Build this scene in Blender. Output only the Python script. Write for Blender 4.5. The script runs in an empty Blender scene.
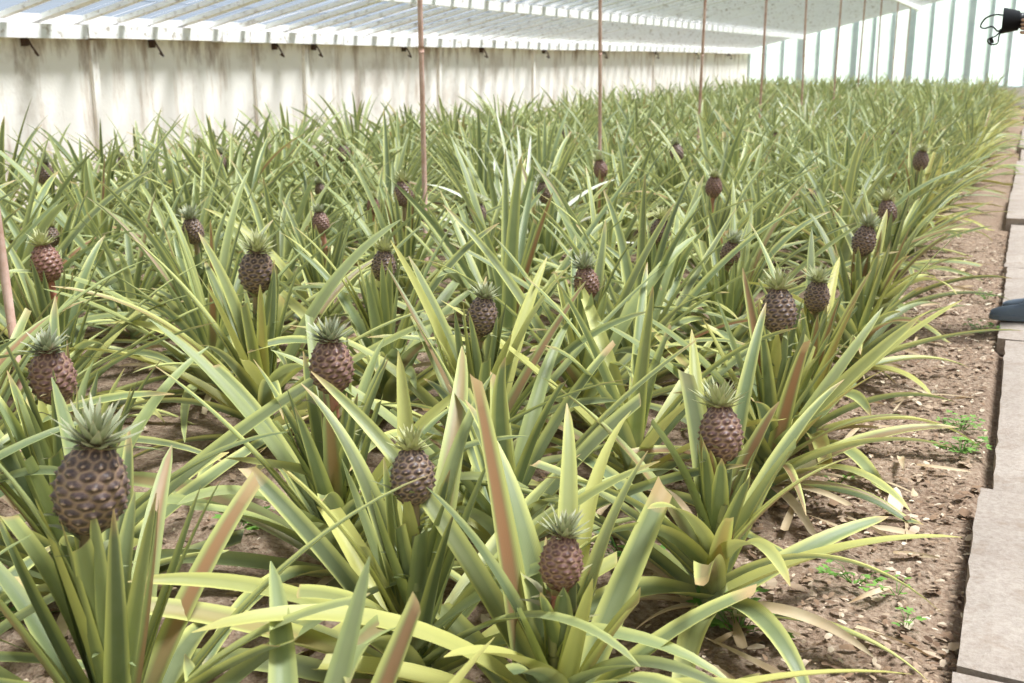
import bpy, math, random
from mathutils import Vector, Matrix, noise, Euler
random.seed(7)
sc=bpy.context.scene
COL=sc.collection

# ---------------------------------------------------------------- helpers
class MB:
    def __init__(s): s.v=[];s.f=[];s.m=[];s.d=[];s.sm=[]
    def vert(s,p,d=(0,0,0,0)): s.v.append(tuple(p)); s.d.append(d); return len(s.v)-1
    def face(s,f,m=0,sm=True): s.f.append(tuple(f)); s.m.append(m); s.sm.append(sm)
    def mesh(s,name,mats):
        me=bpy.data.meshes.new(name); me.from_pydata(s.v,[],s.f)
        for m in mats: me.materials.append(m)
        me.polygons.foreach_set('material_index',s.m)
        me.polygons.foreach_set('use_smooth',s.sm)
        a=me.attributes.new('pdata','FLOAT_COLOR','POINT')
        flat=[c for d in s.d for c in d]
        a.data.foreach_set('color',flat)
        me.update(); return me
    def box(s,c,size,m=0,rot=None,d=(0,0,0,0)):
        c=Vector(c);hx,hy,hz=[q/2 for q in size]
        ids=[]
        for x,y,z in [(-1,-1,-1),(1,-1,-1),(1,1,-1),(-1,1,-1),(-1,-1,1),(1,-1,1),(1,1,1),(-1,1,1)]:
            p=Vector((x*hx,y*hy,z*hz))
            if rot is not None: p=rot@p
            ids.append(s.vert(c+p,d))
        for f in [(0,3,2,1),(4,5,6,7),(0,1,5,4),(1,2,6,5),(2,3,7,6),(3,0,4,7)]:
            s.face([ids[i] for i in f],m,False)
    def tube(s,pts,rads,n=8,m=0,d=(0,0,0,0),cap=True):
        rings=[];pts=[Vector(p) for p in pts]
        for i,p in enumerate(pts):
            t=(pts[min(i+1,len(pts)-1)]-pts[max(i-1,0)]).normalized()
            up=Vector((0,0,1)) if abs(t.z)<.9 else Vector((1,0,0))
            a=t.cross(up).normalized();b=t.cross(a)
            rings.append([s.vert(p+(a*math.cos(2*math.pi*k/n)+b*math.sin(2*math.pi*k/n))*rads[i],d) for k in range(n)])
        for i in range(len(rings)-1):
            for k in range(n):
                s.face((rings[i][k],rings[i][(k+1)%n],rings[i+1][(k+1)%n],rings[i+1][k]),m)
        if cap:
            s.face(rings[0],m); s.face(rings[-1][::-1],m)

def obj(name,me,loc=(0,0,0),rot=(0,0,0),parent=None):
    o=bpy.data.objects.new(name,me); o.location=loc; o.rotation_euler=rot
    COL.objects.link(o)
    if parent: o.parent=parent
    return o

def newmat(name):
    m=bpy.data.materials.new(name); m.use_nodes=True
    nt=m.node_tree; nt.nodes.clear()
    return m,nt
def N(nt,t,**k):
    n=nt.nodes.new(t)
    for a,b in k.items(): setattr(n,a,b)
    return n
def ramp(nt,src,stops,interp='LINEAR'):
    r=nt.nodes.new('ShaderNodeValToRGB'); r.color_ramp.interpolation=interp
    el=r.color_ramp.elements
    while len(el)<len(stops): el.new(0.5)
    for e,(p,c) in zip(el,stops):
        e.position=p; e.color=(c[0],c[1],c[2],1) if not isinstance(c,(int,float)) else (c,c,c,1)
    nt.links.new(src,r.inputs[0]); return r.outputs[0]
def mix(nt,fac,a,b,mode='MIX'):
    n=nt.nodes.new('ShaderNodeMix'); n.data_type='RGBA'; n.blend_type=mode
    for s,v in ((0,fac),(6,a),(7,b)):
        if hasattr(v,'links') : nt.links.new(v,n.inputs[s])
        elif isinstance(v,(int,float)): n.inputs[s].default_value=v if s==0 else (v,v,v,1)
        else: n.inputs[s].default_value=(v[0],v[1],v[2],1)
    return n.outputs[2]
def math_(nt,op,a,b=None):
    n=nt.nodes.new('ShaderNodeMath'); n.operation=op
    for i,v in enumerate((a,b)):
        if v is None: continue
        if hasattr(v,'links'): nt.links.new(v,n.inputs[i])
        else: n.inputs[i].default_value=v
    return n.outputs[0]
def noise_(nt,scale,detail=3,rough=.5,vec=None,space='Object'):
    tc=nt.nodes.new('ShaderNodeTexCoord'); n=nt.nodes.new('ShaderNodeTexNoise')
    n.inputs['Scale'].default_value=scale;n.inputs['Detail'].default_value=detail;n.inputs['Roughness'].default_value=rough
    mp=nt.nodes.new('ShaderNodeMapping'); nt.links.new(tc.outputs[space],mp.inputs[0])
    if vec: mp.inputs['Scale'].default_value=vec
    nt.links.new(mp.outputs[0],n.inputs['Vector'])
    return n.outputs['Fac']
def finish(nt,color,rough=.6,bump=None,bstr=.3,bdist=.02,transl=0,spec=.4,metal=0):
    p=nt.nodes.new('ShaderNodeBsdfPrincipled')
    if hasattr(color,'links'): nt.links.new(color,p.inputs['Base Color'])
    else: p.inputs['Base Color'].default_value=(*color,1)
    if hasattr(rough,'links'): nt.links.new(rough,p.inputs['Roughness'])
    else: p.inputs['Roughness'].default_value=rough
    p.inputs['Specular IOR Level'].default_value=spec
    p.inputs['Metallic'].default_value=metal
    if bump is not None:
        b=nt.nodes.new('ShaderNodeBump'); b.inputs['Strength'].default_value=bstr;b.inputs['Distance'].default_value=bdist
        nt.links.new(bump,b.inputs['Height']); nt.links.new(b.outputs[0],p.inputs['Normal'])
    out=nt.nodes.new('ShaderNodeOutputMaterial'); sh=p.outputs[0]
    if transl:
        t=nt.nodes.new('ShaderNodeBsdfTranslucent')
        if hasattr(color,'links'): nt.links.new(color,t.inputs[0])
        else: t.inputs[0].default_value=(*color,1)
        m=nt.nodes.new('ShaderNodeMixShader'); m.inputs[0].default_value=transl
        nt.links.new(sh,m.inputs[1]);nt.links.new(t.outputs[0],m.inputs[2]); sh=m.outputs[0]
    nt.links.new(sh,out.inputs[0])

# ---------------------------------------------------------------- materials
def mat_leaf():
    m,nt=newmat('pineapple_leaf')
    at=N(nt,'ShaderNodeAttribute',attribute_name='pdata')
    sp=nt.nodes.new('ShaderNodeSeparateColor'); nt.links.new(at.outputs['Color'],sp.inputs[0])
    u,v,rnd=sp.outputs[0],sp.outputs[1],sp.outputs[2]; red=at.outputs['Alpha']
    oi=nt.nodes.new('ShaderNodeObjectInfo')
    r2=math_(nt,'FRACT',math_(nt,'ADD',rnd,oi.outputs['Random']))
    base=ramp(nt,r2,[(0,(.105,.155,.052)),(.35,(.165,.225,.078)),(.65,(.235,.30,.11)),(1,(.33,.385,.125))])
    n1=noise_(nt,9,3,.6)
    base=mix(nt,math_(nt,'MULTIPLY',n1,.45),base,(.42,.455,.30))
    e=ramp(nt,u,[(.42,0.0),(.88,1.0)])
    ey=math_(nt,'MULTIPLY',e,ramp(nt,rnd,[(0,.28),(.4,.72),(.75,1.0)]))
    c=mix(nt,ey,base,(.71,.70,.24))
    rf=math_(nt,'MULTIPLY',red,ramp(nt,u,[(.35,1.0),(.75,0.0)]))
    rf=math_(nt,'MULTIPLY',rf,ramp(nt,v,[(.05,.3),(.4,1.0),(1,.8)]))
    c=mix(nt,math_(nt,'MULTIPLY',rf,.85),c,(.48,.21,.11))
    c=mix(nt,ramp(nt,v,[(0,.6),(.14,0.0)]),c,(.58,.58,.34))
    tip=math_(nt,'MULTIPLY',ramp(nt,v,[(.90,0.0),(.99,1.0)]),ramp(nt,rnd,[(.3,0.0),(.6,.9)]))
    c=mix(nt,tip,c,(.64,.44,.22))
    yel=ramp(nt,rnd,[(.80,0.0),(.97,.85)])
    c=mix(nt,yel,c,(.66,.62,.19))
    w=N(nt,'ShaderNodeTexWave',wave_type='BANDS'); 
    comb=nt.nodes.new('ShaderNodeCombineXYZ'); nt.links.new(u,comb.inputs[0])
    nt.links.new(comb.outputs[0],w.inputs[0]); w.inputs['Scale'].default_value=3.0
    finish(nt,c,.42,w.outputs['Fac'],.12,.003,transl=.24,spec=.38)
    return m
def mat_dry():
    m,nt=newmat('dry_leaf')
    c=ramp(nt,noise_(nt,7),[(.3,(.46,.31,.17)),(.7,(.74,.60,.40))])
    finish(nt,c,.8,transl=.15); return m
def mat_fruit():
    m,nt=newmat('pineapple_fruit')
    at=N(nt,'ShaderNodeAttribute',attribute_name='pdata')
    sp=nt.nodes.new('ShaderNodeSeparateColor'); nt.links.new(at.outputs['Color'],sp.inputs[0])
    d,v,rnd=sp.outputs
    c=ramp(nt,d,[(0,(.66,.52,.36)),(.15,(.34,.22,.15)),(.27,(.066,.042,.042)),(.60,(.115,.072,.066)),(.78,(.34,.22,.15)),(1,(.56,.41,.26))])
    n=noise_(nt,60,3,.7)
    c=mix(nt,ramp(nt,n,[(.45,0.0),(.7,.35)]),c,(.38,.26,.19))
    oi=nt.nodes.new('ShaderNodeObjectInfo')
    c=mix(nt,ramp(nt,oi.outputs['Random'],[(0.5,0.0),(1,.28)]),c,(.45,.14,.10))
    finish(nt,c,.42,n,.3,.003,spec=.4); return m
def mat_crown():
    m,nt=newmat('pineapple_crown')
    at=N(nt,'ShaderNodeAttribute',attribute_name='pdata')
    sp=nt.nodes.new('ShaderNodeSeparateColor'); nt.links.new(at.outputs['Color'],sp.inputs[0])
    c=ramp(nt,sp.outputs[1],[(0,(.36,.28,.15)),(.3,(.25,.28,.16)),(.8,(.38,.40,.27)),(1,(.60,.50,.34))])
    c=mix(nt,ramp(nt,sp.outputs[2],[(.3,0.0),(1,.8)]),c,(.56,.55,.22))
    c=mix(nt,ramp(nt,sp.outputs[0],[(.4,0.0),(1,.45)]),c,(.60,.55,.36))
    finish(nt,c,.5,transl=.1); return m
def mat_stalk():
    m,nt=newmat('fruit_stalk')
    at=N(nt,'ShaderNodeAttribute',attribute_name='pdata')
    sp=nt.nodes.new('ShaderNodeSeparateColor'); nt.links.new(at.outputs['Color'],sp.inputs[0])
    oi=nt.nodes.new('ShaderNodeObjectInfo')
    c=ramp(nt,sp.outputs[1],[(0,(.26,.32,.14)),(.8,(.34,.34,.17)),(1,(.42,.30,.18))])
    r=ramp(nt,sp.outputs[1],[(.5,(.38,.35,.18)),(1,(.64,.25,.18))])
    c=mix(nt,ramp(nt,oi.outputs['Random'],[(.60,0.0),(.85,1.0)]),c,r)
    finish(nt,c,.5,transl=.1); return m
LEAF,DRY,FRUIT,CROWN,STALK=mat_leaf(),mat_dry(),mat_fruit(),mat_crown(),mat_stalk()
PM=[LEAF,DRY,FRUIT,CROWN,STALK]
SUNLIT,bnt=newmat('sunlit_leaf'); finish(bnt,ramp(bnt,noise_(bnt,8),[(.3,(.74,.76,.50)),(.6,(.96,.96,.82))]),.4,transl=.3)  # bright sunlight on the leaves, painted in as a whitish leaf colour

def mat_soil():
    m,nt=newmat('soil')
    a=noise_(nt,2.2,5,.6); b=noise_(nt,45,5,.7)
    c=ramp(nt,a,[(.3,(.25,.155,.10)),(.7,(.44,.315,.225))])
    c2=ramp(nt,b,[(.35,(.13,.078,.05)),(.5,(.36,.25,.175)),(.72,(.64,.51,.39))])
    c=mix(nt,.6,c,c2)
    vo=N(nt,'ShaderNodeTexVoronoi'); vo.inputs['Scale'].default_value=60
    tc=nt.nodes.new('ShaderNodeTexCoord'); nt.links.new(tc.outputs['Object'],vo.inputs['Vector'])
    h=math_(nt,'ADD',b,math_(nt,'MULTIPLY',vo.outputs['Distance'],.6))
    finish(nt,c,.95,h,.9,.02,spec=.15); return m
def mat_chip():
    m,nt=newmat('wood_chips')
    at=N(nt,'ShaderNodeAttribute',attribute_name='pdata')
    sp=nt.nodes.new('ShaderNodeSeparateColor'); nt.links.new(at.outputs['Color'],sp.inputs[0])
    c=ramp(nt,sp.outputs[0],[(0,(.12,.07,.045)),(.35,(.30,.19,.12)),(.7,(.50,.37,.26)),(1,(.72,.60,.45))])
    finish(nt,c,.9,spec=.2); return m
def mat_concrete():
    m,nt=newmat('concrete_slab')
    a=noise_(nt,3,5,.6);b=noise_(nt,60,5,.75);st=noise_(nt,9,6,.7)
    c=ramp(nt,a,[(.3,(.34,.27,.22)),(.7,(.46,.385,.325))])
    c=mix(nt,.4,c,ramp(nt,b,[(.3,(.18,.13,.10)),(.6,(.50,.42,.36))]))
    c=mix(nt,ramp(nt,st,[(.52,0.0),(.66,.5)]),c,(.28,.20,.145))
    finish(nt,c,.9,b,.7,.01,spec=.2); return m
def mat_wall():
    m,nt=newmat('whitewashed_concrete')
    st=noise_(nt,1.6,7,.7,vec=(1,2.2,.35)); bl=noise_(nt,1.1,6,.65); fine=noise_(nt,30,3)
    c=ramp(nt,st,[(.30,(.46,.35,.28)),(.40,(.82,.73,.64)),(.49,(1.0,.94,.87))])
    c=mix(nt,ramp(nt,bl,[(.54,0.0),(.66,.65)]),c,(.66,.57,.49))
    tc=nt.nodes.new('ShaderNodeTexCoord'); s=nt.nodes.new('ShaderNodeSeparateXYZ'); nt.links.new(tc.outputs['Object'],s.inputs[0])
    drip=noise_(nt,2.2,6,.7,vec=(1,1,.30))
    mr=N(nt,'ShaderNodeMapRange'); 
    nt.links.new(math_(nt,'ADD',s.outputs[2],math_(nt,'MULTIPLY',drip,2.6)),mr.inputs[0])
    mr.inputs[1].default_value=2.15;mr.inputs[2].default_value=2.5;mr.inputs[3].default_value=0;mr.inputs[4].default_value=.8
    c=mix(nt,mr.outputs[0],c,(.34,.23,.16))
    finish(nt,c,.9,fine,.3,.01,spec=.2); return m
def mat_paint(name,c1,c2,lo=.35,hi=.55,sc_=2.5,vec=(1,1,1)):
    m,nt=newmat(name)
    a=noise_(nt,sc_,6,.7,vec=vec)
    finish(nt,ramp(nt,a,[(lo,c2),(hi,c1)]),.7,a,.2,.01,spec=.3); return m
def mat_glass(name,tr,col,tcol,f2=.75):
    m,nt=newmat(name)
    g=noise_(nt,1.5,5,.65,vec=(.6,2.5,1))
    cc=ramp(nt,g,[(.3,tuple(q*.6 for q in col)),(.65,col)])
    t=nt.nodes.new('ShaderNodeBsdfTranslucent'); nt.links.new(cc,t.inputs[0])
    d=nt.nodes.new('ShaderNodeBsdfDiffuse'); nt.links.new(cc,d.inputs[0])
    m1=nt.nodes.new('ShaderNodeMixShader'); m1.inputs[0].default_value=f2
    nt.links.new(d.outputs[0],m1.inputs[1]);nt.links.new(t.outputs[0],m1.inputs[2])
    tp=nt.nodes.new('ShaderNodeBsdfTransparent'); tp.inputs[0].default_value=(*tcol,1)
    m2=nt.nodes.new('ShaderNodeMixShader'); m2.inputs[0].default_value=tr
    nt.links.new(m1.outputs[0],m2.inputs[1]);nt.links.new(tp.outputs[0],m2.inputs[2])
    o=nt.nodes.new('ShaderNodeOutputMaterial'); nt.links.new(m2.outputs[0],o.inputs[0]); return m
SOIL,CHIP,CONC,WALL=mat_soil(),mat_chip(),mat_concrete(),mat_wall()
WOOD=mat_paint('white_painted_wood',(.97,.94,.91),(.50,.42,.35),.33,.46,4,(3,3,3))
ROD=mat_paint('rusty_rod_paint',(.72,.50,.42),(.48,.26,.18),.35,.65,6)
GBAR=mat_paint('blue_grey_bars',(.70,.79,.82),(.60,.70,.74))
ROOFG=mat_glass('whitewashed_roof_glass',.62,(.075,.10,.135),(.52,.58,.65))
GABG=mat_glass('whitewashed_gable_glass',.24,(.60,.68,.71),(.9,.97,1.0),.85)
GREEN,gnt=newmat('weed_green'); finish(gnt,ramp(gnt,noise_(gnt,20),[(.3,(.12,.30,.05)),(.7,(.28,.50,.10))]),.5,transl=.3)
def simple(name,c,r=.6,spec=.4):
    m,nt=newmat(name); n=noise_(nt,80,3)
    finish(nt,mix(nt,math_(nt,'MULTIPLY',n,.3),c,tuple(q*.6 for q in c)),r,n,.15,.002,spec=spec); return m

# ---------------------------------------------------------------- plant
def leaf(mb,R,az,e0,L,W,droop,r0=.02,z0=.1,cut=1.0,red=0.0,rnd=None,roll=0,mat=0,segs=14,wander=0,chan=.32):
    rnd=R.random() if rnd is None else rnd
    p=Vector((r0*math.cos(az),r0*math.sin(az),z0)); ds=L/segs
    offs=(-1,-.55,0,.55,1); prev=None
    n=int(round(segs*cut)); 
    for i in range(n+1):
        s=i/segs
        e=e0-droop*(s**1.5)
        a=az+wander*s*s
        t=Vector((math.cos(e)*math.cos(a),math.cos(e)*math.sin(a),math.sin(e)))
        side=Vector((-math.sin(a),math.cos(a),0))
        nm=side.cross(t)
        q=Matrix.Rotation(roll*s,3,t); side=q@side; nm=q@nm
        up=-nm if nm.dot(Vector((-math.cos(a)*math.sin(e),-math.sin(a)*math.sin(e),math.cos(e))))<0 else nm
        w=W*.5*min(1,(.80+.8*s))*((1-s)**.50 if s<1 else 0)*1.12
        if s<.35: w=min(w,W*.5)
        w=max(w,.0012)
        ch=chan*(1.25-.7*s)
        ring=[]
        for o in offs:
            pp=p+side*(o*w)+up*(ch*w*(abs(o)**1.4))
            if cut<1 and i==n: pp=pp+t*(o*w*.7)
            ring.append(mb.vert(pp,(abs(o),s/cut if cut<1 and s/cut>.9 else s,rnd,red)))
        if prev:
            for k in range(4): mb.face((prev[k],prev[k+1],ring[k+1],ring[k]),mat)
        prev=ring
        p=p+t*ds
        if p.z<.02 and i>2: p.z=.02

def fruit(mb,R,base,axis,fw,crown=1.0,hs=1.30):
    axis=Vector(axis).normalized(); q=Vector((0,0,1)).rotation_difference(axis).to_matrix()
    base=Vector(base); H=fw*hs; nt_,nz=90,64; NA,NR=10,10
    rings=[]
    for j in range(nz+1):
        v=j/nz; 
        prof=(math.sin(math.pi*min(max(v*.93+.05,0),1)))**.50*(1.06-.20*v)
        if j==0 or j==nz: prof*=.55
        ring=[]
        for i in range(nt_):
            th=2*math.pi*i/nt_
            vr=v*NR; best=9;
            uu=th/(2*math.pi)*NA
            for rr in (math.floor(vr),math.floor(vr)+1):
                off=.5*(rr%2)
                du=(uu-off)-round(uu-off); dv=(vr-rr)
                dd=max(abs(du)*1.7,abs(du)*.95+abs(dv)*1.25)
                best=min(best,dd)
            best=min(best,1.0)
            bump=(1-best**1.5)*.13+ (max(0,1-best/.24))*.09
            r=fw*.5*prof*(.91+bump)
            p=Vector((r*math.cos(th+v*.9),r*math.sin(th+v*.9),v*H))
            ring.append(mb.vert(base+q@p,(best,v,R.random(),0)))
        rings.append(ring)
    for j in range(nz):
        for i in range(nt_):
            k=(i+1)%nt_
            mb.face((rings[j][i],rings[j][k],rings[j+1][k],rings[j+1][i]),2)
    mb.face(rings[0][::-1],2); mb.face(rings[-1],2)
    top=base+q@Vector((0,0,H*.94))
    nc=46; rr=R.random()
    for i in range(nc):
        t=i/(nc-1); az=i*2.39996; el=math.radians(14+66*t+R.uniform(-9,9))
        L=fw*(.27+.31*math.sin(math.pi*(.15+.7*t)))*crown*R.uniform(.8,1.2); W=fw*.09*(1.1-.35*t)
        p=Vector((math.cos(az)*fw*.17*(1-t),math.sin(az)*fw*.17*(1-t),fw*.12*t-.004)); prev=None
        for s4 in range(5):
            s=s4/4; e=el-.25*s+ .5*s*(1-t)
            tv=Vector((math.cos(e)*math.cos(az),math.cos(e)*math.sin(az),math.sin(e)))
            sd=Vector((-math.sin(az),math.cos(az),0)); w=W*(1-s)**.9+.0004
            ring=[mb.vert(top+q@(p+sd*o*w+Vector((0,0,1))*abs(o)*w*.4),(abs(o),s,rr*.8+.2*R.random(),0)) for o in (-1,0,1)]
            if prev:
                for k in range(2): mb.face((prev[k],prev[k+1],ring[k+1],ring[k]),3)
            prev=ring; p=p+tv*L/4

def plant(seed,fz=None,fw=.13,nl=34,scale=1.0,open_=1.0,extra=(),redp=.12,cutp=.12,lean=None,clear=None,mats=None,wide=1.0,ybias=0.0,pathside=False,lk=1.0,rmax=1.0):
    R=random.Random(seed); mb=MB()
    g0=R.random()*6.28
    for i in range(nl):
        t=i/(nl-1)
        az=g0+i*2.39996+R.uniform(-.2,.2)
        e0=math.radians((12+ 66*t**.85)*open_+R.uniform(-9,9))
        L=(.64+.26*math.sin(math.pi*min(1,t*.85+.12))+R.uniform(-.12,.14))*scale*lk
        if fz and t>.8: L*=.88
        W=R.uniform(.052,.072)*(1.05-.2*t)*wide
        dr=math.radians(R.uniform(20,75)*(1.1-.6*t))
        if fz and clear is not None:
            dz=math.cos(az-clear)
            if dz>.35: 
                e0=min(e0,math.radians(46)); dr+=math.radians(18); L*=.92
        if pathside and math.cos(az)>.3: L*=.80
        cut=1.0
        if R.random()<cutp: cut=R.uniform(.55,.85)
        rn=R.random()*rmax; 
        if R.random()<ybias: rn=.72+.28*rn
        leaf(mb,R,az,e0,L,W,dr,r0=.04*(1-t)+.016,z0=.03+.18*t,cut=cut,rnd=rn,
             red=(R.uniform(.5,1) if R.random()<redp else R.uniform(0,.12)),roll=R.uniform(-.8,.8),wander=R.uniform(-.35,.35),
             chan=R.uniform(.35,.7))
    for i in range(6):
        leaf(mb,R,R.random()*6.28,math.radians(R.uniform(5,25)),R.uniform(.3,.5),R.uniform(.03,.05),math.radians(R.uniform(30,60)),
             r0=.03,z0=.05,mat=1,roll=R.uniform(-1.5,1.5),cut=R.choice((1,.7)))
    for ex in extra: leaf(mb,R,**ex)
    mb.tube([(0,0,-.02),(0,0,.12),(0,0,.24)],[.035,.035,.018],8,4,(0,.0,0,0))
    if fz:
        H=fw*1.30
        lx,ly=lean if lean else (R.uniform(-.07,.07),R.uniform(-.07,.07))
        ax=Vector((lx*3,ly*3,1)).normalized(); bp=Vector((0,0,fz))-ax*H/2
        pts=[Vector((0,0,.2)).lerp(bp,s/5)+Vector((-lx,-ly,0))*math.sin(math.pi*s/5)*.4 for s in range(6)]
        for a in range(5):
            mb.tube([pts[a],pts[a+1]],[.012,.013],8,4,(0,a/4,0,0),cap=False)
        for i in range(16):   # short leaves wrapping the stalk under the fruit
            zb=R.uniform(.12,.32); Lh=max(.12,(bp.z-zb))*R.uniform(1.0,1.38)
            leaf(mb,R,g0+i*2.4,math.radians(R.uniform(68,85)),Lh,R.uniform(.042,.056)*wide,math.radians(R.uniform(-12,14)),r0=.02,z0=zb,rnd=R.random()*rmax,
                 red=(.8 if R.random()<redp else .05),roll=R.uniform(-.4,.4),chan=.6,segs=8,cut=1 if R.random()>cutp else .8)
        for i in range(16):
            t=R.uniform(.3,1.0); az=i*2.4
            c=pts[0].lerp(bp,t)
            L=R.uniform(.06,.14);el=math.radians(R.uniform(30,75));W=.012;prev=None
            for s4 in range(4):
                s=s4/3; tv=Vector((math.cos(el-1.0*s)*math.cos(az),math.cos(el-1.0*s)*math.sin(az),math.sin(el-1.0*s)))
                sd=Vector((-math.sin(az),math.cos(az),0));w=W*(1-s)**.6+.0005
                ring=[mb.vert(c+sd*o*w,(0,t*(1-.5*s),0,0)) for o in (-1,1)]
                if prev: mb.face((prev[0],prev[1],ring[1],ring[0]),4)
                prev=ring;c=c+tv*L/3
        fruit(mb,R,bp,ax,fw,crown=R.uniform(.85,1.2))
    return mb.mesh('pineapple_plant_mesh',mats or PM)

rad=math.radians
near=[(-1.54,1.44,.72,.140),(-1.17,2.01,.60,.102),(-0.78,1.94,.50,.092),(-0.65,2.73,.55,.118),(-0.70,3.69,.68,.122),
(-0.67,4.28,.62,.100),(-0.64,5.37,.68,.114),(-1.69,2.47,.68,.124),(-2.26,2.02,.70,.120),(-2.63,3.37,.72,.138),
(-1.62,3.28,.66,.108),(-2.36,3.86,.68,.104),(-1.54,4.06,.64,.104),(-3.59,3.24,.70,.125),(-3.64,4.19,.70,.105),
(-3.27,5.59,.75,.120),(-3.23,4.68,.70,.09),(-2.72,5.46,.68,.095),(-2.64,6.23,.72,.110),(-1.60,5.24,.68,.105),
(-1.21,5.10,.62,.095),(-1.78,6.96,.72,.110),(-2.85,7.77,.72,.11),(-2.70,9.24,.74,.12),(-.73,9.3,.74,.125),(-.67,6.57,.67,.108),
(-5.2,7.92,.74,.12),(-6.04,5.52,.76,.12)]
extras={
 2:[dict(az=rad(160),e0=rad(80),L=.86,W=.085,droop=rad(8),r0=.10,z0=.12,cut=.86,red=1.0,rnd=.7,roll=.2,chan=.35),
    dict(az=rad(-40),e0=rad(48),L=.80,W=.075,droop=rad(75),r0=.02,z0=.15,red=.05,rnd=.8),
    dict(az=rad(-12),e0=rad(42),L=.70,W=.072,droop=rad(60),r0=.02,z0=.12,red=.1,rnd=.88)],
 0:[dict(az=rad(-80),e0=rad(58),L=.8,W=.075,droop=rad(60),r0=.02,z0=.15,red=.0,rnd=.3),
    dict(az=rad(10),e0=rad(50),L=.85,W=.075,droop=rad(50),r0=.02,z0=.15,cut=.8,red=.1,rnd=.5)],
 3:[dict(az=rad(-70),e0=rad(62),L=.42,W=.06,droop=rad(30),r0=.04,z0=.12,cut=.9,red=1,rnd=.9)],
 4:[dict(az=rad(-60),e0=rad(70),L=.62,W=.07,droop=rad(15),r0=.04,z0=.12,cut=.9,red=1,rnd=.7),
    dict(az=rad(-20),e0=rad(60),L=.6,W=.06,droop=rad(30),r0=.04,z0=.12,cut=.9,red=1,rnd=.9)],
}
for i,(x,y,fz,fw) in enumerate(near):
    right=x>-.9
    me=plant(100+i,fz,fw,nl=26,extra=extras.get(i,()),redp=.20 if right else .07,cutp=.30 if i<9 else .12,
             clear=math.atan2(-y,-x),scale=1.0 if i>8 else .94,wide=1.2 if i<13 else 1.08,ybias=.40 if right else .12,pathside=right,rmax=.97 if i<13 else .8)
    obj('pineapple_plant',me,(x,y,0))
for i,(x,y,s,o_) in enumerate([(-.92,1.12,.74,.76),(-1.95,1.05,.8,.85),(-1.28,2.75,.9,.9),(-1.12,3.45,.9,.95)]):
    ex=()
    if i==0: ex=[dict(az=rad(70),e0=rad(66),L=.72,W=.08,droop=rad(10),r0=.03,z0=.1,cut=.88,red=.9,rnd=.7,chan=.5)]
    obj('pineapple_plant',plant(300+i,None,nl=22,scale=s,open_=o_,extra=ex,redp=.12,cutp=.35,wide=1.2,ybias=.18),(x,y,0),(0,0,i*1.1))
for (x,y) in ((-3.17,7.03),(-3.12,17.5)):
    obj('pineapple_plant',plant(int(x*100+y*10),None,nl=24,scale=1.12,open_=1.15,mats=[SUNLIT,DRY,FRUIT,CROWN,STALK]),(x,y,0))
occ=[(a[0],a[1]) for a in near]+[(-.92,1.12),(-1.95,1.05),(-1.28,2.75),(-1.12,3.45),(-3.17,7.03),(-3.12,17.5)]

bed=bpy.data.objects.new('pineapple_plantation',None); COL.objects.link(bed)
varN=[plant(500+k,None,nl=27,cutp=.06,redp=.03,scale=1.10,wide=1.05,ybias=.02,rmax=.72) for k in range(8)]
varE=[plant(700+k,None,nl=26,cutp=.1,redp=.10,scale=.88,wide=1.05,ybias=.34) for k in range(4)]
varF=[plant(600+k,.64,.105,nl=27,cutp=.06,redp=.03,scale=1.10,wide=1.05,ybias=.02,rmax=.72) for k in range(5)]
rng=random.Random(3); cnt=0
def put(x,y,pf=.3,edge=False):
    global cnt
    me=rng.choice(varE) if edge else (rng.choice(varF) if rng.random()<pf else rng.choice(varN))
    o=obj('plant_%d'%cnt,me,(x,y,0),(rng.uniform(-.05,.05),rng.uniform(-.05,.05),rng.random()*6.28),bed)
    s=rng.uniform(.84,1.16); o.scale=(s,s,s); cnt+=1
y=.6;row=0
while y<39.0:
    x=-.70-(.34 if row%2 else 0)
    while x>-8.1:
        px,py=x+rng.uniform(-.11,.11),y+rng.uniform(-.11,.11)
        lim=.54 if y<6 else .47
        ok=all((px-a)**2+(py-b)**2>lim**2 for a,b in occ)
        if y<1.8 and px>-2.3: ok=False
        if ok: put(px,py,.12 if y<14 else .03,edge=px>-.9)
        x-=.71
    y+=.65 if y<14 else .74; row+=1
for r in range(26):
    for k in range(8):
        put(2.0+k*.9+rng.uniform(-.1,.1),1+r*1.4+rng.uniform(-.1,.1),.2)

# ---------------------------------------------------------------- ground
def soil():
    xs=[-9.2+.4*i for i in range(16)]; 
    x=-2.8
    while x<.6: xs.append(x); x+=.035
    xs+= [.6+.47*i for i in range(1,20)]+[10.1]
    ys=[-4,-2,-1,0]; y=.6
    while y<9: ys.append(y); y+=.04
    while y<40: ys.append(y); y+=.5
    ys.append(40.0)
    mb=MB(); nx=len(xs)
    for y in ys:
        for x in xs:
            z=.025*noise.noise((x*2.2,y*2.2,0))+.016*noise.noise((x*9,y*9,3))+.010*noise.noise((x*25,y*25,7))
            if x<-.75: z+=.03*min(1,(-.75-x)*3)
            if -.02<x<.62: z=-.03
            mb.vert((x,y,z-.01))
    for j in range(len(ys)-1):
        for i in range(nx-1):
            a=j*nx+i; mb.face((a,a+1,a+1+nx,a+nx))
    obj('soil_ground',mb.mesh('soil_ground',[SOIL]))
soil()
mb=MB(); mb.box((0,18,-.13),(120,120,.1)); 
GR,gg=newmat('outside_grass'); finish(gg,ramp(gg,noise_(gg,1.0),[(.3,(.10,.16,.05)),(.7,(.2,.28,.1))]),.9)
obj('outside_ground',mb.mesh('outside_ground',[GR]))
R=random.Random(11); mb=MB()
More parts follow.
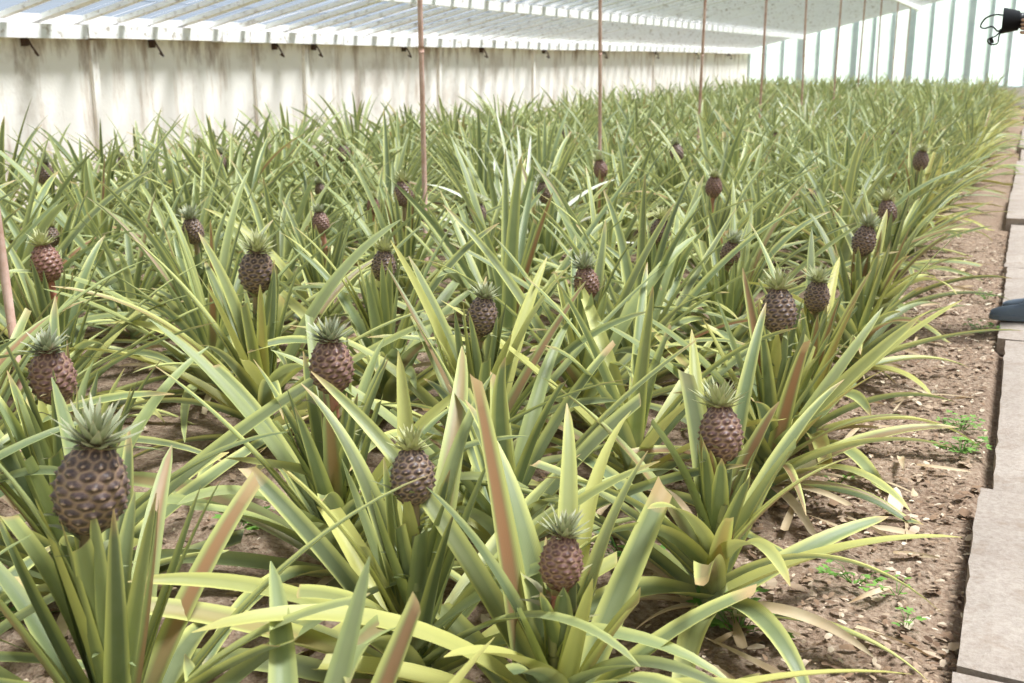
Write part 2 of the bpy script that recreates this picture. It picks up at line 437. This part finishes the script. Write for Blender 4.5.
def chip(x,y,L,W,c,z=.012):
    rot=Euler((R.uniform(-.35,.35),R.uniform(-.35,.35),R.random()*6.28)).to_matrix()
    z0=.025*noise.noise((x*2.2,y*2.2,0))+.016*noise.noise((x*9,y*9,3))+(.03*min(1,(-.75-x)*3) if x<-.75 else 0)
    o=Vector((x,y,z0+z)); d=(c,0,0,0); ids=[]
    for a,b,h in ((-1,-.6,0),(0,-1,.15),(1,-.4,0),(.9,.6,0),(0,.9,.15),(-.9,.5,0)):
        ids.append(mb.vert(o+rot@Vector((a*L/2,b*W/2,h*W)),d))
    mb.face((ids[0],ids[1],ids[4],ids[5]),0,False); mb.face((ids[1],ids[2],ids[3],ids[4]),0,False)
for i in range(17000):
    y=1.2+9.5*R.random()**1.3; x=R.uniform(-1.1,-.02) if i%5<3 else R.uniform(-5,-1)
    L=R.uniform(.006,.03)*(2.0 if R.random()<.15 else 1)
    chip(x,y,L,L*R.uniform(.25,.8),min(1,max(0,R.gauss(.5,.28))),z=R.uniform(.0,.01))
obj('wood_chip_litter',mb.mesh('wood_chip_litter',[CHIP]))
mb=MB(); ids=[]
for (a,b) in ((-.024,-.10),(.022,-.09),(.032,0),(.022,.08),(.004,.115),(-.02,.07),(-.03,-.01)):
    ids.append((mb.vert((a,b,0),(.95,0,0,0)),mb.vert((a*.8,b*.95,.012),(.95,0,0,0))))
mb.face([q[1] for q in ids],0,False)
for k in range(len(ids)): 
    j=(k+1)%len(ids); mb.face((ids[k][0],ids[j][0],ids[j][1],ids[k][1]),0,False)
obj('bark_piece',mb.mesh('bark_piece',[CHIP]),(-.28,3.77,.022),(0.05,0,.1))
R=random.Random(5)
mb=MB()
for i in range(120):
    y=R.uniform(1.6,9); x=-.42+R.uniform(-.38,.24) if i<90 else R.uniform(-2.5,-.8)
    m2=MB(); leaf(m2,R,R.random()*6.28,rad(R.uniform(2,14)),R.uniform(.08,.28),R.uniform(.012,.032),rad(R.uniform(5,25)),r0=0,z0=.015,mat=0,roll=R.uniform(-2,2),segs=7)
    o=len(mb.v)
    for p,d in zip(m2.v,m2.d): mb.vert((p[0]+x,p[1]+y,max(p[2],.003)+(.03 if x<-.8 else 0)),d)
    for f in m2.f: mb.face([q+o for q in f])
obj('fallen_dry_leaves',mb.mesh('fallen_dry_leaves',[DRY]))
def weed(x,y,s,n,seed):
    R=random.Random(seed); mb=MB()
    for i in range(n):
        az=R.random()*6.28; r=R.uniform(.2,1)*s; h=R.uniform(.15,.6)*s
        b=Vector((math.cos(az)*r*.2,math.sin(az)*r*.2,0)); e=Vector((math.cos(az)*r,math.sin(az)*r,h))
        mb.tube([b,b.lerp(e,.5)+Vector((0,0,h*.3)),e],[.0015,.001,.0008],4,0,cap=False)
        for k in range(3):
            a2=az+(k-1)*.9; l=R.uniform(.18,.32)*s; d=Vector((math.cos(a2),math.sin(a2),R.uniform(-.2,.3))); sd=Vector((-math.sin(a2),math.cos(a2),0))
            v=[mb.vert(e),mb.vert(e+d*l*.5+sd*l*.32),mb.vert(e+d*l),mb.vert(e+d*l*.5-sd*l*.32)]
            mb.face(v,0)
    obj('weed',mb.mesh('weed',[GREEN]),(x,y,.005))
for k,(x,y,s,n) in enumerate([(-.32,3.13,.10,14),(-.10,4.45,.10,30),(-.12,4.75,.09,24),(-.57,2.71,.14,22),(-.16,2.93,.07,7),(-.2,3.1,.06,6),(-.12,6.6,.10,20),(-.12,7.6,.09,14),
     (-2.22,2.68,.12,16),(-2.41,1.93,.12,16),(-1.33,3.81,.12,16),(-1.0,3.0,.12,14),(-.5,3.9,.08,8),(-1.9,1.6,.12,14)]):
    weed(x,y,s,n,k)

# ---------------------------------------------------------------- concrete walkway slabs
R=random.Random(21)
def slab(x,y,L,W,H):
    mb=MB(); nx,ny=8,24
    P={}
    for s_,z in ((0,0),(1,H)):
        for j in range(ny+1):
            for i in range(nx+1):
                edge=(i in (0,nx)) or (j in (0,ny))
                xx=i/nx*W;yy=j/ny*L; zz=z
                if s_ and edge: zz-=.007
                jx=.010*noise.noise((yy*9+x*3,y,0)) if i in(0,nx) else 0
                P[s_,i,j]=mb.vert((xx+jx,yy+(.012*noise.noise((xx*9,y,1)) if j in (0,ny) else 0),zz+(.004*noise.noise((xx*6,yy*6+y,2)) if s_ else 0)))
    for j in range(ny):
        for i in range(nx):
            mb.face((P[1,i,j],P[1,i+1,j],P[1,i+1,j+1],P[1,i,j+1]),0,False); mb.face((P[0,i,j],P[0,i,j+1],P[0,i+1,j+1],P[0,i+1,j]),0,False)
    for j in range(ny):
        mb.face((P[0,0,j],P[1,0,j],P[1,0,j+1],P[0,0,j+1]),0,False);mb.face((P[0,nx,j],P[0,nx,j+1],P[1,nx,j+1],P[1,nx,j]),0,False)
    for i in range(nx):
        mb.face((P[0,i,0],P[0,i+1,0],P[1,i+1,0],P[1,i,0]),0,False);mb.face((P[0,i,ny],P[1,i,ny],P[1,i+1,ny],P[0,i+1,ny]),0,False)
    obj('concrete_slab',mb.mesh('concrete_slab',[CONC]),(x,y,-.03),(0,R.uniform(-.01,.01),R.uniform(-.006,.006)))
edges=[(.25,2.32,-.018),(2.60,1.26,-.02),(3.90,2.35,.025),(6.28,2.3,-.02),(8.6,2.3,-.04)]
for (y0,L,dx) in edges: slab(.0+dx,y0,L,.58,.125 if y0<3.8 else .095)
y=10.93
while y<39:
    slab(-.05+R.uniform(-.03,.03),y,2.3,.6,.11 if int(y)%2 else .15); y+=2.33

# ---------------------------------------------------------------- greenhouse shell
XL,ZL,SL,XR,YE,Y0=-9.2,1.80,.242,.45,40.0,-4.0
ZR=ZL+SL*(XR-XL); XRR=2*XR-XL
ang=math.atan(SL)
for nm,x in (('wall_left',XL-.1),('wall_right',XRR+.1)):
    mb=MB(); mb.box((0,0,0),(.2,YE-Y0,ZL+.1))
    if nm=='wall_left':
        for k,yy in enumerate([6.8,9.2,12.0,13.1,17,21,25,29,33]):
            mb.box((.12,yy-(YE+Y0)/2,0),(.05,.09,ZL+.0),0)
    obj(nm,mb.mesh(nm,[WALL]),(x,(YE+Y0)/2,ZL/2-.09))
HOOK=simple('rusty_iron',(.09,.05,.035),.7)
mb=MB()
for yy in [8.3,10.1,12.4,13.3,15.8,18.6,21.5,25,29,33,37]:
    mb.tube([(XL+.05,yy,ZL-.06),(XL+.12,yy,ZL-.16),(XL+.13,yy+.06,ZL-.25),(XL+.05,yy+.10,ZL-.22)],[.012]*4,6)
    mb.box((XL+.03,yy,ZL-.10),(.06,.05,.12))
obj('wall_brackets',mb.mesh('wall_brackets',[HOOK]))
mb=MB(); yy=Y0
R=random.Random(2)
while yy<YE:
    L=min(R.uniform(.5,2.8),YE-yy)
    mb.box((XL+.07,yy+L/2,ZL-.01+R.uniform(-.010,.010)),(.2,L-.022,.14)); yy+=L
mb.box((XRR-.07,(YE+Y0)/2,ZL),(.2,YE-Y0,.11))
obj('trim_eave',mb.mesh('trim_eave',[WOOD]))
mb=MB(); mg=MB()
for sgn in (1,-1):
    rotm=Matrix.Rotation(-ang*sgn,3,'Y')
    slen=(XR-XL)/math.cos(ang)
    cx=(XL+XR)/2 if sgn==1 else (XRR+XR)/2; cz=(ZL+ZR)/2+.09
    yy=Y0;k=0
    while yy<=YE+.01:
        mb.box((cx,yy,cz),(slen,.08 if k%4 else .13,.05),0,rotm); yy+=.52;k+=1
    nC=16
    for c in range(nC):
        s0=c/nC; s1=(c+1)/nC+.006
        x0=XL+(XR-XL)*s0; x1=XL+(XR-XL)*s1; z0=ZL+SL*(x0-XL)+.155;z1=ZL+SL*(x1-XL)+.14
        if sgn<0: x0,x1=2*XR-x0,2*XR-x1
        yy=Y0
        while yy<YE-.01:
            j=.012*R.random()
            v=[mg.vert((x0,yy,z0+j)),mg.vert((x1,yy,z1+j)),mg.vert((x1,min(yy+.52,YE),z1+j)),mg.vert((x0,min(yy+.52,YE),z0+j))]
            mg.face(v,0,False); yy+=.52
obj('roof_glazing_bars',mb.mesh('roof_glazing_bars',[WOOD]))
obj('ceiling_glass',mg.mesh('ceiling_glass',[ROOFG]))
mb=MB()
for xx in (-7.2,-3.6,XR,2*XR+3.6,2*XR+7.2):
    zz=ZL+SL*((xx if xx<=XR else 2*XR-xx)-XL)
    mb.box((xx,(YE+Y0)/2,zz-.02),(.09,YE-Y0,.13))
obj('roof_purlins',mb.mesh('roof_purlins',[WOOD]))
k=0;R=random.Random(9)
yy=3.06
while yy<39:
    mb=MB(); zt=ZL+SL*(-3.6-XL)-.07
    dx,dy=(R.uniform(-.05,.05),R.uniform(-.05,.05))
    if k==0: dx,dy=-.10,.0
    mb.tube([(0,0,-.05),(dx*.3,dy*.3,.9),(dx*.8,dy*.8,2.2),(dx,dy,zt)],[.018,.0175,.017,.017],8)
    mb.tube([(dx*.55,dy*.55,1.55),(dx*.56,dy*.56,1.59)],[.02,.02],8)
    mb.box((dx,dy,zt),(.07,.07,.02))
    obj('support_rod',mb.mesh('support_rod',[ROD]),(-3.6,yy,0)); yy+=3.38;k+=1
for xx in (4.5,):
    for yy in (3,10,17,24,31,38):
        mb=MB(); zt=ZL+SL*((2*XR-xx)-XL)-.07
        mb.tube([(0,0,-.05),(0,0,zt)],[.016,.015],8); obj('support_rod',mb.mesh('support_rod',[ROD]),(xx,yy,0))
for nm,yg in (('far',YE),('near',Y0)):
    mb=MB(); ms=MB()
    mb.box(((XL+XRR)/2,yg,.3),(XRR-XL,.15,.7))
    obj('wall_'+nm,mb.mesh('wall_'+nm,[WALL]))
    mb=MB(); xx=XL;k=0
    zt=lambda x: ZL+.1+SL*((x if x<=XR else 2*XR-x)-XL)
    while xx<=XRR+.01:
        t=zt(xx); mb.box((xx,yg,(.6+t)/2),(.11 if k%3 else .19,.08,t-.6))
        if xx<XRR-.1:
            x2=min(xx+.603,XRR); a=xx+.02;b=x2-.02
            v=[ms.vert((a,yg,.62)),ms.vert((b,yg,.62)),ms.vert((b,yg,zt(b))),ms.vert((a,yg,zt(a)))]; ms.face(v,0,False)
        xx+=.603;k+=1
    mb.box(((XL+XRR)/2,yg,.66),(XRR-XL,.10,.08))
    obj('gable_bars',mb.mesh('gable_bars',[GBAR])); obj('window_'+('1' if nm=='far' else '2'),ms.mesh('gable_glass',[GABG]))

# ---------------------------------------------------------------- person photographing the bed
JACK=simple('black_jacket',(.012,.012,.014),.8,.2); JEAN=simple('dark_jeans',(.035,.05,.09),.85,.2)
SKIN=simple('skin',(.62,.38,.28),.5); HAIR=simple('dark_hair',(.03,.018,.012),.5)
SHOE=simple('grey_blue_shoe',(.13,.16,.20),.6); SOLE=simple('shoe_sole',(.15,.17,.20),.6); CAMB=simple('camera_black',(.012,.012,.013),.45)
person=bpy.data.objects.new('person',None); COL.objects.link(person); person.location=(.185,6.85,.072)
def skinobj(name,verts,edges,rads,mats,root=0,lv=2,colorf=None):
    me=bpy.data.meshes.new(name); me.from_pydata(verts,edges,[])
    o=obj(name,me,parent=person)
    md=o.modifiers.new('s','SKIN'); md.use_smooth_shade=True
    for i,r in enumerate(rads):
        sv=me.skin_vertices[0].data[i]; sv.radius=(r,r) if not isinstance(r,tuple) else r; sv.use_root=(i==root)
    sb=o.modifiers.new('d','SUBSURF'); sb.levels=lv; sb.render_levels=lv
    dg=bpy.context.evaluated_depsgraph_get(); dg.update()
    m2=bpy.data.meshes.new_from_object(o.evaluated_get(dg)); o.modifiers.clear(); o.data=m2
    m2.materials.clear()
    for m in mats: m2.materials.append(m)
    for p in m2.polygons:
        p.use_smooth=True; p.material_index=colorf(p.center) if colorf else 0
    return o
V=[(0,0,.97),(0,0,1.12),(.0,0,1.28),(.0,0,1.41),(-.005,0,1.49),(-.01,0,1.56)]
E=[(0,1),(1,2),(2,3),(3,4),(4,5)]; Rr=[(.15,.12),(.13,.105),(.15,.115),(.13,.10),(.052,.052),(.05,.05)]
for s in (-1,1):
    b=len(V)
    V+=[(0,s*.09,.88),(-.01,s*.095,.68),(-.015,s*.10,.49),(.01,s*.10,.28),(.02,s*.10,.09)]
    Rr+=[.095,.082,.062,.058,.046]; E+=[(0,b),(b,b+1),(b+1,b+2),(b+2,b+3),(b+3,b+4)]
    b=len(V)
    V+=[(0,s*.17,1.40),(-.04,s*.215,1.27),(-.09,s*.22,1.15),(-.145,s*.15,1.32),(-.185,s*.09,1.50),(-.195,s*.075,1.55)]
    Rr+=[.062,.054,.046,.042,.034,.027]; E+=[(3,b),(b,b+1),(b+1,b+2),(b+2,b+3),(b+3,b+4),(b+4,b+5)]
skinobj('body',V,E,Rr,[JACK,JEAN,SKIN],0,2,lambda c: 1 if c.z<.93 else (2 if (c.z>1.475 and c.x>-.1) or (c.z>1.535) else 0))
mb=MB(); nu,nv=28,22
for j in range(nv+1):
    ph_=math.pi*j/nv
    for i in range(nu):
        th_=2*math.pi*i/nu
        x=math.sin(ph_)*math.cos(th_);y_=math.sin(ph_)*math.sin(th_);z=math.cos(ph_)
        X=x*.095;Y=y_*.075;Z=z*.118
        if z<0: X*=1+.12*z if x>0 else 1+.0*z; Y*=1+.28*z
        if x<-.6:
            f=-x-.6
            if abs(y_)<.22 and -.25<z<.08: X-=.05*f*(1-abs(y_)/.22)*2*(1-abs(z+.14)/.3)
            if .22<abs(y_)<.5 and 0<z<.2: X+=.010
            if abs(y_)<.3 and -.55<z<-.42: X-=.006
        mb.vert((X,Y,Z))
for j in range(nv):
    for i in range(nu):
        k=(i+1)%nu; cx=sum(mb.v[q][0] for q in (j*nu+i,j*nu+k))/2; cz=mb.v[j*nu+i][2]
        mb.face((j*nu+i,(j+1)*nu+i,(j+1)*nu+k,j*nu+k),1 if (cz>.055 or (cx>.01 and cz>-.07)) and not(cx<-.075 and cz<.075) else 0)
for s in (-1,1):
    mb.tube([(.005,s*.072,.025),(.0,s*.086,.012),(.0,s*.086,-.015),(.002,s*.072,-.03)],[.008,.012,.011,.006],8)
    mb.tube([(-.082,s*.03,.012),(-.091,s*.03,.012)],[.012,.006],8,1)
mb.box((-.0905,0,-.062),(.008,.042,.008),2)
LIP=simple('lips',(.5,.2,.17)); ho=obj('head',mb.mesh('head',[SKIN,HAIR,LIP]),(-.015,0,1.655),parent=person)
for s in (-1,1):
    V=[(-.197,s*.075,1.545),(-.205,s*.070,1.575),(-.212,s*.070,1.61)];E=[(0,1),(1,2)];Rr=[.026,(.022,.034),(.018,.034)]
    skinobj('palm_'+('left' if s<0 else 'right'),V,E,Rr,[SKIN],0,2)
    for k in range(4):
        z=1.64-.021*k; l=(.9,1,.95,.78)[k]
        skinobj('finger_%d_%s'%(k+1,'left' if s<0 else 'right'),[(-.205,s*.078,z-.01),(-.235,s*.080,z),(-.262*1,s*.066,z),(-.268,s*(.066-.026*l),z)],[(0,1),(1,2),(2,3)],[.0095,.009,.0085,.007],[SKIN],0,2)
    skinobj('thumb_'+('left' if s<0 else 'right'),[(-.195,s*.07,1.575),(-.182,s*.058,1.60),(-.183,s*.035,1.612)],[(0,1),(1,2)],[.011,.010,.008],[SKIN],0,2)
mb=MB(); mb.box((-.215,0,1.63),(.055,.135,.09)); mb.box((-.215,0,1.69),(.05,.055,.04)); 
mb.tube([(-.24,0,1.64),(-.28,0,1.64),(-.282,0,1.64),(-.365,0,1.64)],[.042,.042,.052,.070],24)
mb.tube([(-.205,.05,1.67),(-.205,.05,1.69)],[.014,.014],12)
obj('camera',mb.mesh('hand_camera',[CAMB]),parent=person)
mb=MB()
def loop(pts,r):
    P=[Vector(p) for p in pts]; out=[]
    for i in range(len(P)-1):
        a=P[max(i-1,0)];b=P[i];c_=P[i+1];d=P[min(i+2,len(P)-1)]
        for k in range(5):
            t=k/5; out.append(.5*((2*b)+(c_-a)*t+(2*a-5*b+4*c_-d)*t*t+(3*b-a-3*c_+d)*t**3))
    out.append(P[-1]); mb.tube(out,[r]*len(out),6)
loop([(-.355,-.03,1.665),(-.40,-.03,1.672),(-.45,-.02,1.655),(-.475,0,1.615),(-.455,0,1.60),(-.415,0,1.61),(-.385,0,1.585),(-.362,0,1.60)],.005)
loop([(-.36,-.02,1.60),(-.39,-.02,1.56),(-.43,-.01,1.54),(-.415,0,1.515),(-.38,0,1.52),(-.375,0,1.56),(-.36,0,1.60)],.0045)
mb.tube([(-.415,-.01,1.545),(-.405,-.01,1.52)],[.01,.01],8)
obj('camera_strap',mb.mesh('camera_strap',[CAMB]),parent=person)
def shoe(s):
    mb=MB(); rows=[]
    prof=[(.075,.030,.085),(.055,.036,.095),(.0,.038,.10),(-.05,.038,.085),(-.10,.044,.065),(-.15,.048,.055),(-.19,.044,.045),(-.22,.030,.034),(-.235,.010,.024)]
    for (x,w,h) in prof:
        r=[]
        for k in range(13):
            a=math.pi*k/12; r.append(mb.vert((x,w*math.cos(a)*(1.0),.022+h*math.sin(a)**.75)))
        rows.append(r)
    for i in range(len(rows)-1):
        for k in range(12): mb.face((rows[i][k],rows[i][k+1],rows[i+1][k+1],rows[i+1][k]),0)
    mb.face(rows[0],0);mb.face(rows[-1][::-1],0)
    lo=[];hi=[]
    out=[(x,w+.005) for x,w,h in prof]+[(x,-w-.005) for x,w,h in prof[::-1]]
    for x,w in out:
        lo.append(mb.vert((x*1.02,w,0)));hi.append(mb.vert((x*1.02,w,.026)))
    mb.face(lo,1,False);mb.face(hi[::-1],1,False)
    for k in range(len(lo)):
        j=(k+1)%len(lo); mb.face((lo[k],lo[j],hi[j],hi[k]),1,False)
    for k in range(4): mb.tube([(-.04-.022*k,-.02,.110-.010*k),(-.045-.022*k,0,.118-.011*k),(-.04-.022*k,.02,.110-.010*k)],[.003]*3,5,1)
    obj('shoe_'+('left' if s<0 else 'right'),mb.mesh('shoe',[SHOE,SOLE]),(-.03 if s<0 else .03,s*.10,0.0),(0,0,-s*.12),person)
shoe(-1);shoe(1)

# ---------------------------------------------------------------- light
w=bpy.data.worlds.new('World'); sc.world=w; w.use_nodes=True
bg=w.node_tree.nodes['Background']; bg.inputs[0].default_value=(.97,.98,1,1); bg.inputs[1].default_value=1.2
L=bpy.data.lights.new('sun','SUN'); L.energy=21.0; L.angle=rad(17); L.color=(1,.94,.86)
o=bpy.data.objects.new('sun',L); COL.objects.link(o); o.rotation_euler=Vector((.36,.22,1)).to_track_quat('Z','Y').to_euler()
# ---------------------------------------------------------------- camera
c=bpy.data.cameras.new('cam'); c.sensor_width=36; c.lens=38.67; c.clip_end=300
c.dof.use_dof=True; c.dof.focus_distance=3.2; c.dof.aperture_fstop=5.6
co=bpy.data.objects.new('cam',c); COL.objects.link(co); co.location=(0,0,1.5); co.rotation_euler=(rad(90)-math.atan(281/1100),0,rad(24.7))
sc.camera=co
sc.view_settings.view_transform='Standard'; sc.view_settings.exposure=.2
